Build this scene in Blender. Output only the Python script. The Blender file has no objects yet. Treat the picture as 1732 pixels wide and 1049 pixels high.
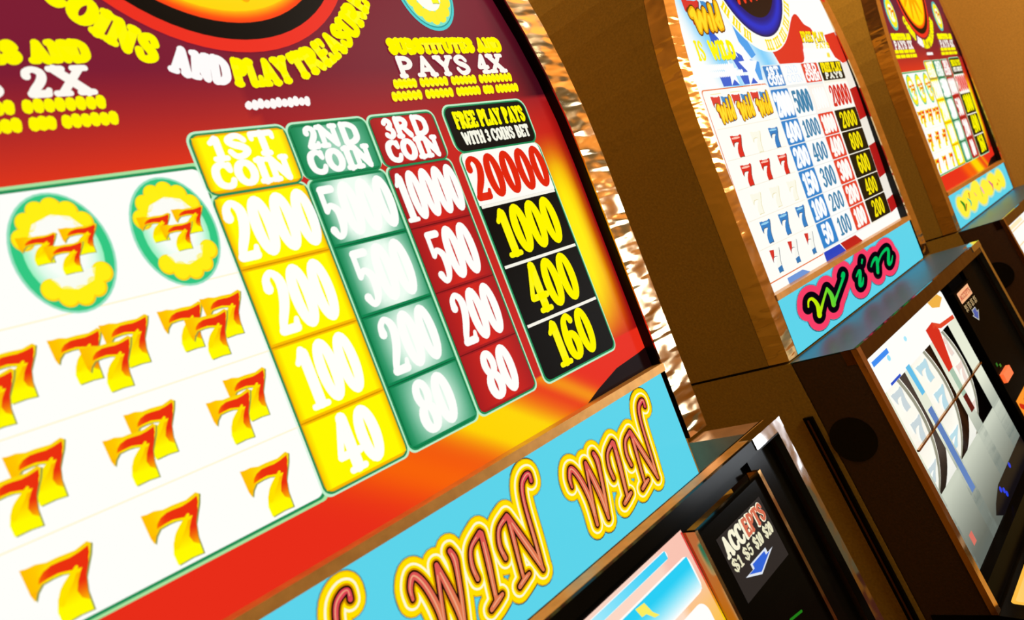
import bpy, bmesh, math, random
import numpy as np
from mathutils import Matrix, Vector

# ------------------------------------------------------------------ camera, light, exposure
SC = bpy.context.scene
COL = SC.collection
VS = SC.view_settings
VS.view_transform = 'Standard'; VS.look = 'None'; VS.exposure = 0.0; VS.gamma = 1.0
VS.use_curve_mapping = False
ZS = 1.35                         # height of the top edge of the blue signs above the floor
cam_d = bpy.data.cameras.new('camera'); cam = bpy.data.objects.new('camera', cam_d); COL.objects.link(cam)
cam_d.sensor_width = 36.0; cam_d.lens = 1347.0 / 1732 * 36; cam_d.clip_start = 0.01
U = np.array([0.63893795, -0.25174371, 0.72689985])
V = np.array([-0.35841062, -0.93352746, -0.00826458])
N = np.cross(U, V)
right = Vector((U[0], -N[0], V[0])); up = -Vector((U[1], -N[1], V[1])); back = -Vector((U[2], -N[2], V[2]))
R = Matrix((right, up, back)).transposed().to_4x4()
cam.matrix_world = Matrix.Translation((-0.47785, -0.33632, ZS + 0.08548)) @ R
cam_d.dof.use_dof = True; cam_d.dof.focus_distance = 0.62; cam_d.dof.aperture_fstop = 13
SC.camera = cam

W = bpy.data.worlds.new('world'); SC.world = W; W.use_nodes = True
W.node_tree.nodes['Background'].inputs[0].default_value = (1.0, 0.78, 0.36, 1)
W.node_tree.nodes['Background'].inputs[1].default_value = 0.12

def area(name, loc, target, size, power, color, sy=None):
    l = bpy.data.lights.new(name, 'AREA'); l.size = size; l.energy = power; l.color = color
    if sy: l.shape = 'RECTANGLE'; l.size_y = sy
    o = bpy.data.objects.new(name, l); COL.objects.link(o); o.location = loc
    o.rotation_euler = (Vector(target) - Vector(loc)).to_track_quat('-Z', 'Y').to_euler()
    return o
WARM = (1.0, 0.74, 0.36)
area('ceiling_lamp_right', (0.75, -1.0, 2.7), (1.45, -0.1, 1.5), 0.5, 38, WARM)
area('ceiling_lamp_front', (-0.3, -1.9, 2.75), (0.3, 0.0, 1.3), 0.6, 22, (1.0, 0.8, 0.5))
area('ceiling_lamp_aisle', (2.1, -2.2, 2.75), (1.2, -0.4, 1.0), 0.6, 40, (1.0, 0.9, 0.75))
area('trim_highlight_light', (2.25, -1.62, 1.24), (0.0, 0.0, 1.35), 0.60, 14, (0.86, 0.93, 1.0), sy=0.72)  # added unseen light, placed for silver reflections in the trims
area('trim_sparkle_light', (1.44, -0.66, 1.72), (0.3, -0.75, 1.4), 0.16, 1.6, (1.0, 0.70, 0.36))  # added unseen light that puts warm sparkles on the trims

# ------------------------------------------------------------------ helpers
def lin(c):
    return tuple((v / 255 / 12.92) if v / 255 <= 0.04045 else ((v / 255 + 0.055) / 1.055) ** 2.4 for v in c[:3])
def mix(a, b, t):
    t = max(0.0, min(1.0, t)); return tuple(a[i] + (b[i] - a[i]) * t for i in range(3))

def nodes_of(name):
    m = bpy.data.materials.new(name); m.use_nodes = True
    return m, m.node_tree.nodes, m.node_tree.links, m.node_tree.nodes['Principled BSDF']

def mat_solid(name, rgb, rough=0.5, metal=0.0, noise=0.0, scale=60.0, bump=0.0, bscale=80.0, stretch=None, spec=0.5, coat=0.0):
    m, n, l, b = nodes_of(name)
    c = lin(rgb)
    b.inputs['Roughness'].default_value = rough; b.inputs['Metallic'].default_value = metal
    b.inputs['Specular IOR Level'].default_value = spec; b.inputs['Coat Weight'].default_value = coat
    b.inputs['Base Color'].default_value = (*c, 1)
    tc = n.new('ShaderNodeTexCoord'); mp = n.new('ShaderNodeMapping'); l.new(tc.outputs['Object'], mp.inputs[0])
    if stretch: mp.inputs['Scale'].default_value = stretch
    if noise:
        t = n.new('ShaderNodeTexNoise'); t.inputs['Scale'].default_value = scale; t.inputs['Detail'].default_value = 3
        l.new(mp.outputs[0], t.inputs['Vector'])
        r = n.new('ShaderNodeValToRGB')
        r.color_ramp.elements[0].position = 0.3; r.color_ramp.elements[1].position = 0.7
        r.color_ramp.elements[0].color = (*[v * (1 - noise) for v in c], 1)
        r.color_ramp.elements[1].color = (*[min(1, v * (1 + noise)) for v in c], 1)
        l.new(t.outputs['Fac'], r.inputs[0]); l.new(r.outputs[0], b.inputs['Base Color'])
    if bump:
        t2 = n.new('ShaderNodeTexNoise'); t2.inputs['Scale'].default_value = bscale; t2.inputs['Detail'].default_value = 2
        l.new(mp.outputs[0], t2.inputs['Vector'])
        bp = n.new('ShaderNodeBump'); bp.inputs['Strength'].default_value = bump; bp.inputs['Distance'].default_value = 0.01
        l.new(t2.outputs['Fac'], bp.inputs['Height']); l.new(bp.outputs[0], b.inputs['Normal'])
    return m

def mat_print():
    """back-lit printed plastic: the ink colours, painted glow included, are held per vertex, the lamp behind gives the strength"""
    m, n, l, b = nodes_of('backlit_print')
    a = n.new('ShaderNodeAttribute'); a.attribute_name = 'ink'
    b.inputs['Base Color'].default_value = (0.001, 0.001, 0.001, 1)
    b.inputs['Roughness'].default_value = 0.3; b.inputs['Specular IOR Level'].default_value = 0.02
    l.new(a.outputs['Color'], b.inputs['Emission Color']); b.inputs['Emission Strength'].default_value = 1.0
    return m
def mat_decal():
    m, n, l, b = nodes_of('printed_decal')
    a = n.new('ShaderNodeAttribute'); a.attribute_name = 'ink'
    b.inputs['Roughness'].default_value = 0.4
    l.new(a.outputs['Color'], b.inputs['Base Color'])
    return m

M = {
 'print': mat_print(), 'decal': mat_decal(),
 'laminate': mat_solid('olive_brown_laminate', (158, 122, 40), 0.55, noise=0.16, scale=420, bump=0.05, bscale=500),
 'dark_laminate': mat_solid('dark_brown_laminate', (62, 34, 14), 0.5, noise=0.2, scale=420, bump=0.05, bscale=500),
 'foil': mat_solid('crinkled_gold_chrome', (235, 205, 160), 0.12, 1.0, bump=0.42, bscale=52, stretch=(0.3, 0.3, 1)),
 'chrome': mat_solid('chrome', (225, 222, 220), 0.08, 1.0, bump=0.12, bscale=26),
 'bronze': mat_solid('bronze_chrome', (190, 140, 85), 0.16, 1.0, bump=0.10, bscale=30),
 'black': mat_solid('black_gloss_plastic', (9, 7, 5), 0.14, noise=0.2, scale=30, spec=0.05),
 'satin_black': mat_solid('satin_black_plastic', (8, 6, 5), 0.2, noise=0.2, scale=30, spec=0.004),
 'bezel': mat_solid('black_bezel', (9, 6, 4), 0.35, noise=0.2, scale=40, spec=0.2),
 'rail': mat_solid('tan_rail', (205, 150, 78), 0.35, 0.6, noise=0.12, scale=120),
 'ledge': mat_solid('blue_reflection_ledge', (66, 112, 150), 0.38, 0.8, bump=0.05, bscale=18),  # reflection of the blue sign is put into the base colour
 'dark_chrome': mat_solid('smoked_chrome', (92, 62, 40), 0.12, 1.0, bump=0.12, bscale=24),
 'end_tint': mat_solid('brown_reflection_tint', (150, 108, 76), 0.35, 0.35, noise=0.1, scale=80),  # brown reflection of the neighbouring cabinet painted as base colour
 'wall': mat_solid('tan_wall_laminate', (176, 128, 52), 0.6, noise=0.14, scale=420, bump=0.05, bscale=500),
 'carpet': mat_solid('patterned_carpet', (92, 30, 26), 0.95, noise=0.5, scale=18, bump=0.3, bscale=400),
 'ceiling': mat_solid('ceiling_board', (150, 125, 92), 0.9, noise=0.08, scale=30),
 'rubber': mat_solid('black_rubber', (14, 12, 12), 0.6, noise=0.2, scale=60),
}
H0 = Vector((0, 0, 0))

def link(name, me, mats, parent):
    for m in mats: me.materials.append(m)
    o = bpy.data.objects.new(name, me); COL.objects.link(o)
    if parent is not None: o.parent = parent
    return o

def finish(name, bm, mat, parent, smooth=False, bevel=0.0, seg=2):
    if bevel:
        bmesh.ops.bevel(bm, geom=[e for e in bm.edges if e.is_manifold and e.calc_face_angle(0) > 0.5], offset=bevel, segments=seg, affect='EDGES', profile=0.5)
    bmesh.ops.recalc_face_normals(bm, faces=bm.faces)
    me = bpy.data.meshes.new(name); bm.to_mesh(me); bm.free()
    if smooth:
        for p in me.polygons: p.use_smooth = True
    return link(name, me, [mat] if not isinstance(mat, list) else mat, parent)

CX = 0.2255                      # half way across a machine
def P(x, v, h):                  # panel coordinates (across, up, out) to the machine's own space
    return Vector((x - CX, -h, v + ZS))

def bm_box(bm, x0, x1, v0, v1, h0, h1, f=P):
    c = [bm.verts.new(f(x, v, h)) for x in (x0, x1) for v in (v0, v1) for h in (h0, h1)]
    for q in ((0, 1, 3, 2), (4, 6, 7, 5), (0, 4, 5, 1), (2, 3, 7, 6), (0, 2, 6, 4), (1, 5, 7, 3)):
        bm.faces.new([c[i] for i in q])

def bm_prism(bm, pts, h0, h1, f=P):
    a = [bm.verts.new(f(x, v, h0)) for x, v in pts]; b = [bm.verts.new(f(x, v, h1)) for x, v in pts]
    bm.faces.new(a); bm.faces.new(b[::-1])
    n = len(pts)
    for i in range(n): bm.faces.new((a[i], b[i], b[(i + 1) % n], a[(i + 1) % n]))

def bm_ring(bm, outer, inner, h0, h1, f=P):          # two open outlines with the same point count
    n = len(outer); v = [[bm.verts.new(f(x, y, h)) for x, y in o] for o in (outer, inner) for h in (h0, h1)]
    o0, o1, i0, i1 = v
    for k in range(n - 1):
        bm.faces.new((o0[k], o0[k+1], o1[k+1], o1[k])); bm.faces.new((i0[k], i1[k], i1[k+1], i0[k+1]))
        bm.faces.new((o1[k], o1[k+1], i1[k+1], i1[k])); bm.faces.new((o0[k], i0[k], i0[k+1], o0[k+1]))
    for k in (0, n - 1): bm.faces.new((o0[k], o1[k], i1[k], i0[k]))

def bm_cyl(bm, p, axis, r, length, n=24):
    q = Vector(axis).to_track_quat('Z', 'Y').to_matrix().to_4x4()
    bmesh.ops.create_cone(bm, cap_ends=True, segments=n, radius1=r, radius2=r, depth=length, matrix=Matrix.Translation(p) @ q)

# ------------------------------------------------------------------ printed artwork
STEP = 0.00014
class Art:
    def __init__(s): s.v = []; s.f = []; s.c = []
    def add(s, pts, cols, layer, faces=None):
        b = len(s.v)
        for i, p in enumerate(pts):
            s.v.append((p[0], p[1], layer)); s.c.append(cols if isinstance(cols[0], (int, float)) else cols[i])
        if faces is None: s.f.append([b + i for i in range(len(pts))])
        else: s.f.extend([[b + i for i in q] for q in faces])
    def rect(s, x0, x1, y0, y1, col, layer): s.add([(x0, y0), (x1, y0), (x1, y1), (x0, y1)], col, layer)
    def rrect(s, x0, x1, y0, y1, r, col, layer, corners=(1, 1, 1, 1)):
        pts = []
        for k, (cx, cy, a) in enumerate(((x1 - r, y0 + r, -90), (x1 - r, y1 - r, 0), (x0 + r, y1 - r, 90), (x0 + r, y0 + r, 180))):
            if corners[k]: pts += [(cx + r * math.cos(math.radians(a + t)), cy + r * math.sin(math.radians(a + t))) for t in range(0, 91, 15)]
            else: pts.append((cx + r * (1 if k < 2 else -1), cy + r * (-1 if k in (0, 3) else 1)))
        s.add(pts, col, layer)
    def grid(s, xl, xr, y0, y1, nx, ny, colf, layer):
        pts = []; cols = []
        for j in range(ny + 1):
            y = y0 + (y1 - y0) * j / ny; a = xl(y) if callable(xl) else xl; b = xr(y) if callable(xr) else xr
            for i in range(nx + 1):
                x = a + (b - a) * i / nx; pts.append((x, y)); cols.append(colf(x, y))
        s.add(pts, cols, layer, [(j*(nx+1)+i, j*(nx+1)+i+1, (j+1)*(nx+1)+i+1, (j+1)*(nx+1)+i) for j in range(ny) for i in range(nx)])
    def ell(s, cx, cy, rx, ry, col, layer, n=40):
        s.add([(cx + rx * math.cos(2*math.pi*k/n), cy + ry * math.sin(2*math.pi*k/n)) for k in range(n)], col, layer)
    def radial(s, cx, cy, r0, r1, colf, layer, n=72, m=6, a0=0.0, a1=360.0, ey=1.0):
        pts = []; cols = []
        for j in range(m + 1):
            r = r0 + (r1 - r0) * j / m
            for i in range(n + 1):
                a = math.radians(a0 + (a1 - a0) * i / n)
                pts.append((cx + r * math.cos(a), cy + r * math.sin(a) * ey)); cols.append(colf(r) if callable(colf) else colf)
        s.add(pts, cols, layer, [(j*(n+1)+i, j*(n+1)+i+1, (j+1)*(n+1)+i+1, (j+1)*(n+1)+i) for j in range(m) for i in range(n)])
    def poly(s, pts, col, layer, strips=24, across=6):
        """even-odd scan fill, so colours can run across any outline"""
        ys = sorted(set([p[1] for p in pts])); lo, hi = ys[0], ys[-1]
        ys = sorted(set(ys + [lo + (hi - lo) * k / strips for k in range(strips + 1)]))
        n = len(pts); cf = col if callable(col) else (lambda x, y: col)
        if not callable(col): across = 1
        for a, b in zip(ys, ys[1:]):
            if b - a < 1e-9: continue
            mid = (a + b) / 2; xs = []
            for i in range(n):
                p, q = pts[i], pts[(i + 1) % n]
                if (p[1] <= mid) != (q[1] <= mid):
                    g = lambda y: p[0] + (q[0] - p[0]) * (y - p[1]) / (q[1] - p[1])
                    xs.append((g(mid), g(a), g(b)))
            xs.sort()
            for L, Rr in zip(xs[::2], xs[1::2]):
                pp = []; cc = []
                for k in range(across + 1):
                    t = k / across
                    for x0, x1, y in ((L[1], Rr[1], a), (L[2], Rr[2], b)):
                        x = x0 + (x1 - x0) * t; pp.append((x, y)); cc.append(cf(x, y))
                s.add(pp, cc, layer, [(2*k, 2*k+2, 2*k+3, 2*k+1) for k in range(across)])
    def stroke(s, pts, col, layer, dr=0.0, nd=12):
        """a pen line of changing width: (x, y, half width)"""
        cf = col if callable(col) else (lambda x, y: col)
        for (x, y, r) in pts:
            r = r + dr
            q = [(x + r * math.cos(2*math.pi*k/nd), y + r * math.sin(2*math.pi*k/nd)) for k in range(nd)]
            s.add(q, [cf(*p) for p in q], layer)
        for (x0, y0, r0), (x1, y1, r1) in zip(pts, pts[1:]):
            d = math.hypot(x1 - x0, y1 - y0)
            if d < 1e-9: continue
            nx, ny = -(y1 - y0) / d, (x1 - x0) / d; r0 += dr; r1 += dr
            q = [(x0 + nx*r0, y0 + ny*r0), (x0 - nx*r0, y0 - ny*r0), (x1 - nx*r1, y1 - ny*r1), (x1 + nx*r1, y1 + ny*r1)]
            s.add(q, [cf(*p) for p in q], layer)
    def build(s, name, parent, plane, mat='print', label=None):
        f = plane
        me = bpy.data.meshes.new(name)
        me.from_pydata([f(x, y, L * STEP) for x, y, L in s.v], [], s.f)
        at = me.color_attributes.new('ink', 'FLOAT_COLOR', 'POINT')
        a = np.ones((len(s.c), 4), dtype=np.float32); a[:, :3] = [lin(c) for c in s.c]
        at.data.foreach_set('color', a.ravel()); me.update()
        o = link(name, me, [M[mat]], parent)
        if label: o['label'] = label
        return o

def smooth(pts, n=4):
    out = []
    for i in range(len(pts) - 1):
        p0 = pts[max(i-1, 0)]; p1 = pts[i]; p2 = pts[i+1]; p3 = pts[min(i+2, len(pts)-1)]
        for k in range(n):
            t = k / n
            out.append(tuple(0.5*((2*p1[j]) + (-p0[j]+p2[j])*t + (2*p0[j]-5*p1[j]+4*p2[j]-p3[j])*t*t + (-p0[j]+3*p1[j]-3*p2[j]+p3[j])*t**3) for j in range(len(p1))))
    out.append(tuple(pts[-1])); return out

# pen-line alphabet: heavy, soft cornered, with slab feet; every glyph stands in a box one unit high
def _o(cx, cy, rx, ry, thick, thin, a0=0, a1=360, n=22):
    return [(cx + rx*math.cos(math.radians(a0+(a1-a0)*k/n)), cy + ry*math.sin(math.radians(a0+(a1-a0)*k/n)),
             thin + (thick-thin)*abs(math.cos(math.radians(a0+(a1-a0)*k/n)))) for k in range(n+1)]
T, t_ = 0.098, 0.056
DIG = {
 '0': (.46, [_o(.23, .5, .135, .44, T, t_)]),
 '1': (.36, [[(.20, .08, T), (.20, .86, T)], [(.04, .74, .04), (.10, .80, .05), (.18, .92, .06)], [(.05, .045, .045), (.34, .045, .045)]]),
 '2': (.46, [smooth([(.085, .72, .085), (.10, .86, .06), (.22, .945, .05), (.34, .84, .08), (.35, .66, .09), (.27, .44, .085), (.14, .22, .07), (.07, .07, .055)]), [(.07, .075, .07), (.36, .075, .075)], [(.36, .075, .06), (.40, .20, .035)]]),
 '3': (.46, [smooth([(.09, .80, .07), (.20, .94, .05), (.33, .82, .08), (.31, .62, .07), (.18, .53, .045)]), smooth([(.18, .53, .045), (.34, .42, .07), (.36, .22, .085), (.22, .055, .05), (.085, .18, .08)])]),
 '4': (.48, [[(.28, .95, .05), (.06, .36, .05)], [(.05, .32, .055), (.44, .32, .055)], [(.30, .92, T), (.30, .08, T)], [(.17, .045, .045), (.44, .045, .045)]]),
 '5': (.46, [[(.10, .90, .07), (.36, .90, .07)], [(.09, .90, .05), (.085, .52, .05)], smooth([(.09, .52, .045), (.21, .61, .05), (.345, .50, .08), (.36, .30, .088), (.28, .10, .06), (.16, .05, .05), (.085, .17, .08)])]),
 '6': (.46, [smooth([(.36, .84, .075), (.28, .945, .05), (.15, .84, .075), (.095, .55, T), (.10, .30, T), (.16, .09, .06)]), _o(.23, .31, .135, .25, T, t_)]),
 '7': (.46, [[(.07, .88, .075), (.38, .88, .075)], [(.07, .90, .05), (.055, .74, .04)], smooth([(.38, .88, .06), (.27, .55, .075), (.19, .08, .09)])]),
 '8': (.46, [_o(.23, .73, .12, .215, .08, t_), _o(.23, .28, .14, .23, T, t_)]),
 ',': (.16, [[(.09, .05, .06), (.05, -.09, .02)]]),
}
B, b_ = 0.10, 0.06
def slab(*xs): return [[(x - .10, .055, .05), (x + .10, .055, .05)] for x in xs]
ABC = {
 'A': (.82, [[(.41, .92, .07), (.17, .06, .06)], [(.41, .92, .09), (.65, .06, .11)], [(.25, .32, .05), (.56, .32, .05)]] + slab(.16, .66)),
 'B': (.72, [[(.18, .06, B), (.18, .94, B)], smooth([(.18, .93, b_), (.46, .90, .07), (.52, .73, .09), (.44, .55, .06), (.2, .53, b_)]), smooth([(.2, .53, b_), (.5, .5, .07), (.58, .28, .1), (.48, .08, .07), (.18, .06, b_)])]),
 'C': (.74, [smooth([(.62, .70, .06), (.52, .90, b_), (.36, .94, b_), (.18, .80, .09), (.12, .50, .105), (.18, .20, .09), (.38, .06, b_), (.55, .10, b_), (.64, .28, .05)]), [(.63, .92, .04), (.63, .70, .05)]]),
 'D': (.78, [[(.18, .06, B), (.18, .94, B)], smooth([(.15, .94, b_), (.42, .93, .07), (.62, .75, .10), (.65, .5, .105), (.62, .25, .10), (.42, .07, .07), (.15, .06, b_)])]),
 'E': (.68, [[(.18, .06, B), (.18, .94, B)], [(.18, .94, b_), (.56, .94, b_)], [(.18, .5, b_), (.46, .5, b_)], [(.18, .06, b_), (.58, .06, b_)], [(.57, .92, .05), (.57, .76, .04)], [(.59, .08, .05), (.59, .26, .04)]]),
 'F': (.64, [[(.18, .06, B), (.18, .94, B)], [(.18, .94, b_), (.54, .94, b_)], [(.18, .52, b_), (.44, .52, b_)], [(.55, .92, .05), (.55, .74, .04)]] + slab(.18)),
 'H': (.80, [[(.18, .06, B), (.18, .94, B)], [(.62, .06, B), (.62, .94, B)], [(.18, .5, b_), (.62, .5, b_)]] + slab(.18, .62)),
 'I': (.40, [[(.20, .06, B), (.20, .94, B)], [(.07, .94, .05), (.33, .94, .05)], [(.07, .06, .05), (.33, .06, .05)]]),
 'L': (.66, [[(.18, .06, B), (.18, .94, B)], [(.14, .06, b_), (.55, .06, b_)], [(.57, .08, .05), (.57, .30, .04)], [(.06, .94, .05), (.30, .94, .05)]]),
 'N': (.84, [[(.18, .06, .07), (.18, .94, .07)], [(.18, .92, .10), (.64, .10, .10)], [(.65, .06, .07), (.65, .94, .07)], [(.05, .94, .05), (.22, .94, .05)], [(.55, .94, .05), (.76, .94, .05)], [(.07, .06, .05), (.30, .06, .05)]]),
 'O': (.78, [_o(.39, .5, .265, .42, .11, b_)]),
 'P': (.70, [[(.18, .06, B), (.18, .94, B)], smooth([(.16, .94, b_), (.44, .92, .07), (.56, .72, .10), (.44, .50, .07), (.18, .47, b_)])] + slab(.18)),
 'R': (.78, [[(.18, .06, B), (.18, .94, B)], smooth([(.16, .94, b_), (.44, .92, .07), (.55, .73, .10), (.44, .53, .07), (.18, .50, b_)]), [(.40, .50, .07), (.64, .07, .10)]] + slab(.18)),
 'S': (.66, [smooth([(.53, .74, .06), (.42, .92, b_), (.26, .93, b_), (.13, .76, .09), (.24, .58, .09), (.44, .45, .10), (.54, .26, .09), (.40, .07, b_), (.22, .07, b_), (.11, .28, .06)])]),
 'T': (.72, [[(.36, .06, B), (.36, .94, B)], [(.09, .94, b_), (.63, .94, b_)], [(.08, .92, .05), (.08, .74, .04)], [(.64, .92, .05), (.64, .74, .04)]] + slab(.36)),
 'U': (.80, [smooth([(.18, .94, B), (.18, .30, B), (.28, .09, .08), (.42, .055, .06), (.56, .12, .07), (.63, .32, .08), (.63, .94, .08)]), [(.06, .94, .05), (.30, .94, .05)], [(.52, .94, .05), (.74, .94, .05)]]),
 'W': (1.1, [[(.12, .94, .09), (.34, .08, .09)], [(.34, .08, .06), (.55, .86, .06)], [(.55, .86, .09), (.76, .08, .09)], [(.76, .08, .06), (.97, .94, .06)]]),
 'X': (.80, [[(.16, .92, .11), (.64, .08, .11)], [(.62, .92, .07), (.18, .08, .07)], [(.06, .94, .05), (.30, .94, .05)], [(.50, .94, .05), (.74, .94, .05)], [(.06, .06, .05), (.30, .06, .05)], [(.50, .06, .05), (.76, .06, .05)]]),
 'Y': (.78, [[(.14, .92, .10), (.39, .46, .10)], [(.64, .92, .07), (.39, .46, .09)], [(.39, .46, B), (.39, .06, B)], [(.04, .94, .05), (.26, .94, .05)], [(.54, .94, .05), (.74, .94, .05)]] + slab(.39)),
 'M': (1.0, [[(.16, .06, .06), (.16, .94, .07)], [(.18, .92, .10), (.48, .12, .09)], [(.80, .92, .07), (.48, .12, .07)], [(.82, .06, B), (.82, .94, B)]] + slab(.82)),
 '$': (.62, []), 'G': (.78, []),
}
ABC['$'] = (.66, ABC['S'][1] + [[(.32, -.06, .035), (.32, 1.06, .035)]])
ABC['G'] = (.78, ABC['C'][1] + [[(.62, .36, .08), (.62, .10, .07)], [(.46, .40, .05), (.70, .40, .05)]])
def glyph(ch):
    if ch in DIG: return DIG[ch]
    return ABC.get(ch, (.34, []))

def text(art, s, x0, x1, y0, y1, col, layer, grow=0.0, track=0.0, wide_digits=1.0, warp=None, keep=False):
    """letters fitted in the box x0..x1, y0..y1"""
    items = []; X = 0
    for ch in s:
        w, st = glyph(ch); k = wide_digits if ch in DIG else 1.0
        items.append((X, st, k)); X += w * k + track
    X -= track
    h = y1 - y0; sx = (x1 - x0) / X
    if keep: sx = min(sx, h)
    off = ((x1 - x0) - sx * X) / 2 if keep else 0
    rs = math.sqrt(abs(sx * h))
    for X0, st, k in items:
        for line in st:
            q = [(x0 + off + (X0 + p[0]*k) * sx, y0 + p[1] * h, p[2] * min(sx * k, h) * 1.0 if sx*k < h else p[2] * h) for p in line]
            if warp:
                q = [(*warp(a, b), r) for a, b, r in q]
            art.stroke(q, col, layer, dr=grow, nd=10)

def number(art, s, cx, y0, y1, dw, col, layer, grow=0.0):
    w = dw * sum(DIG[c][0] for c in s) / 0.46
    text(art, s, cx - w/2, cx + w/2, y0, y1, col, layer, grow=grow)

SEVEN = [(.02,.80),(.01,1.0),(.10,.985),(.22,.99),(.36,.95),(.52,.955),(.76,.94),(.95,.995),(1.0,.95),(.94,.80),(.86,.66),(.77,.50),(.725,.30),(.72,.0),(.52,.015),(.28,.0),(.27,.2),(.33,.37),(.46,.54),(.62,.645),(.48,.685),(.36,.69),(.21,.675),(.12,.59),(.06,.48),(.03,.6)]
def seven(art, x0, y0, w, h, layer, flame=True, fill=(225, 40, 20), edge=None, hi=None):
    A = lambda p: (x0 + p[0]*w, y0 + p[1]*h)
    inv = lambda x, y: ((x - x0)/w, (y - y0)/h)
    if flame:
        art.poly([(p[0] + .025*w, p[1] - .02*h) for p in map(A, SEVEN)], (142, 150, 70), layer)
        YL, OR, RD = (255, 228, 0), (255, 165, 0), (235, 48, 14)
        def base(x, y):
            u, v = inv(x, y)
            if v > .62: return mix((255, 190, 0), YL, (u - .05) / .5) if u < .3 else mix(YL, (248, 190, 20), (v - .85) * 5)
            return mix((255, 180, 0), (255, 250, 0), (.6 - v) / .4)
        art.poly([A(p) for p in SEVEN], base, layer + 1)
        bar = [(.17,.70),(.20,.77),(.28,.84),(.40,.88),(.52,.88),(.66,.87),(.80,.89),(.95,.93),(.93,.82),(.87,.72),(.80,.66),(.70,.665),(.58,.70),(.45,.73),(.30,.72)]
        art.poly([A(p) for p in bar], lambda x, y: mix((255, 120, 0), RD, (inv(x, y)[0] - .15) / .2), layer + 2)
        stem = [(.95,.93),(.88,.70),(.79,.53),(.735,.32),(.72,.16),(.63,.24),(.60,.36),(.66,.50),(.74,.62),(.80,.70)]
        art.poly([A(p) for p in stem], lambda x, y: mix((255, 190, 0), RD, (inv(x, y)[1] - .18) / .3), layer + 2)
        lick = [(.36,.30,.05),(.44,.44,.06),(.56,.56,.055),(.70,.70,.025)]
        art.stroke([(*A(p[:2]), p[2]*w) for p in smooth(lick)], (255, 226, 0), layer + 3)
    else:
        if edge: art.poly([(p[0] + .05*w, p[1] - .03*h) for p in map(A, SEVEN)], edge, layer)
        art.poly([A(p) for p in SEVEN], fill, layer + 1)
        if hi: art.stroke([(*A(p[:2]), p[2]*w) for p in ((.12,.86,.03),(.5,.86,.05),(.80,.86,.03))], hi, layer + 2)

# ------------------------------------------------------------------ outlines shared by all machines
def arch(xl, xr, yb, y0, b, n=28):
    """left foot, up the left side, over the round top, down to the right foot"""
    a = (xr - xl) / 2; c = (xr + xl) / 2
    pts = [(xl, yb), (xl, yb + (y0 - yb) * .25), (xl, yb + (y0 - yb) * .5), (xl, yb + (y0 - yb) * .75)]
    pts += [(c - a * math.cos(math.pi * k / n), y0 + b * math.sin(math.pi * k / n)) for k in range(n + 1)]
    pts += [(xr, yb + (y0 - yb) * .75), (xr, yb + (y0 - yb) * .5), (xr, yb + (y0 - yb) * .25), (xr, yb)]
    return pts
GL, GR, AY = 0.0, 0.4465, 0.165
def arch_half(y, a=0.2240, b=0.297):
    return a if y <= AY else a * math.sqrt(max(0.0, 1 - ((y - AY) / b) ** 2))
GC = 0.2238
def xl_glass(y): return GC - arch_half(y) + 0.0002
def xr_glass(y): return GC + arch_half(y) + 0.0012

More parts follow.
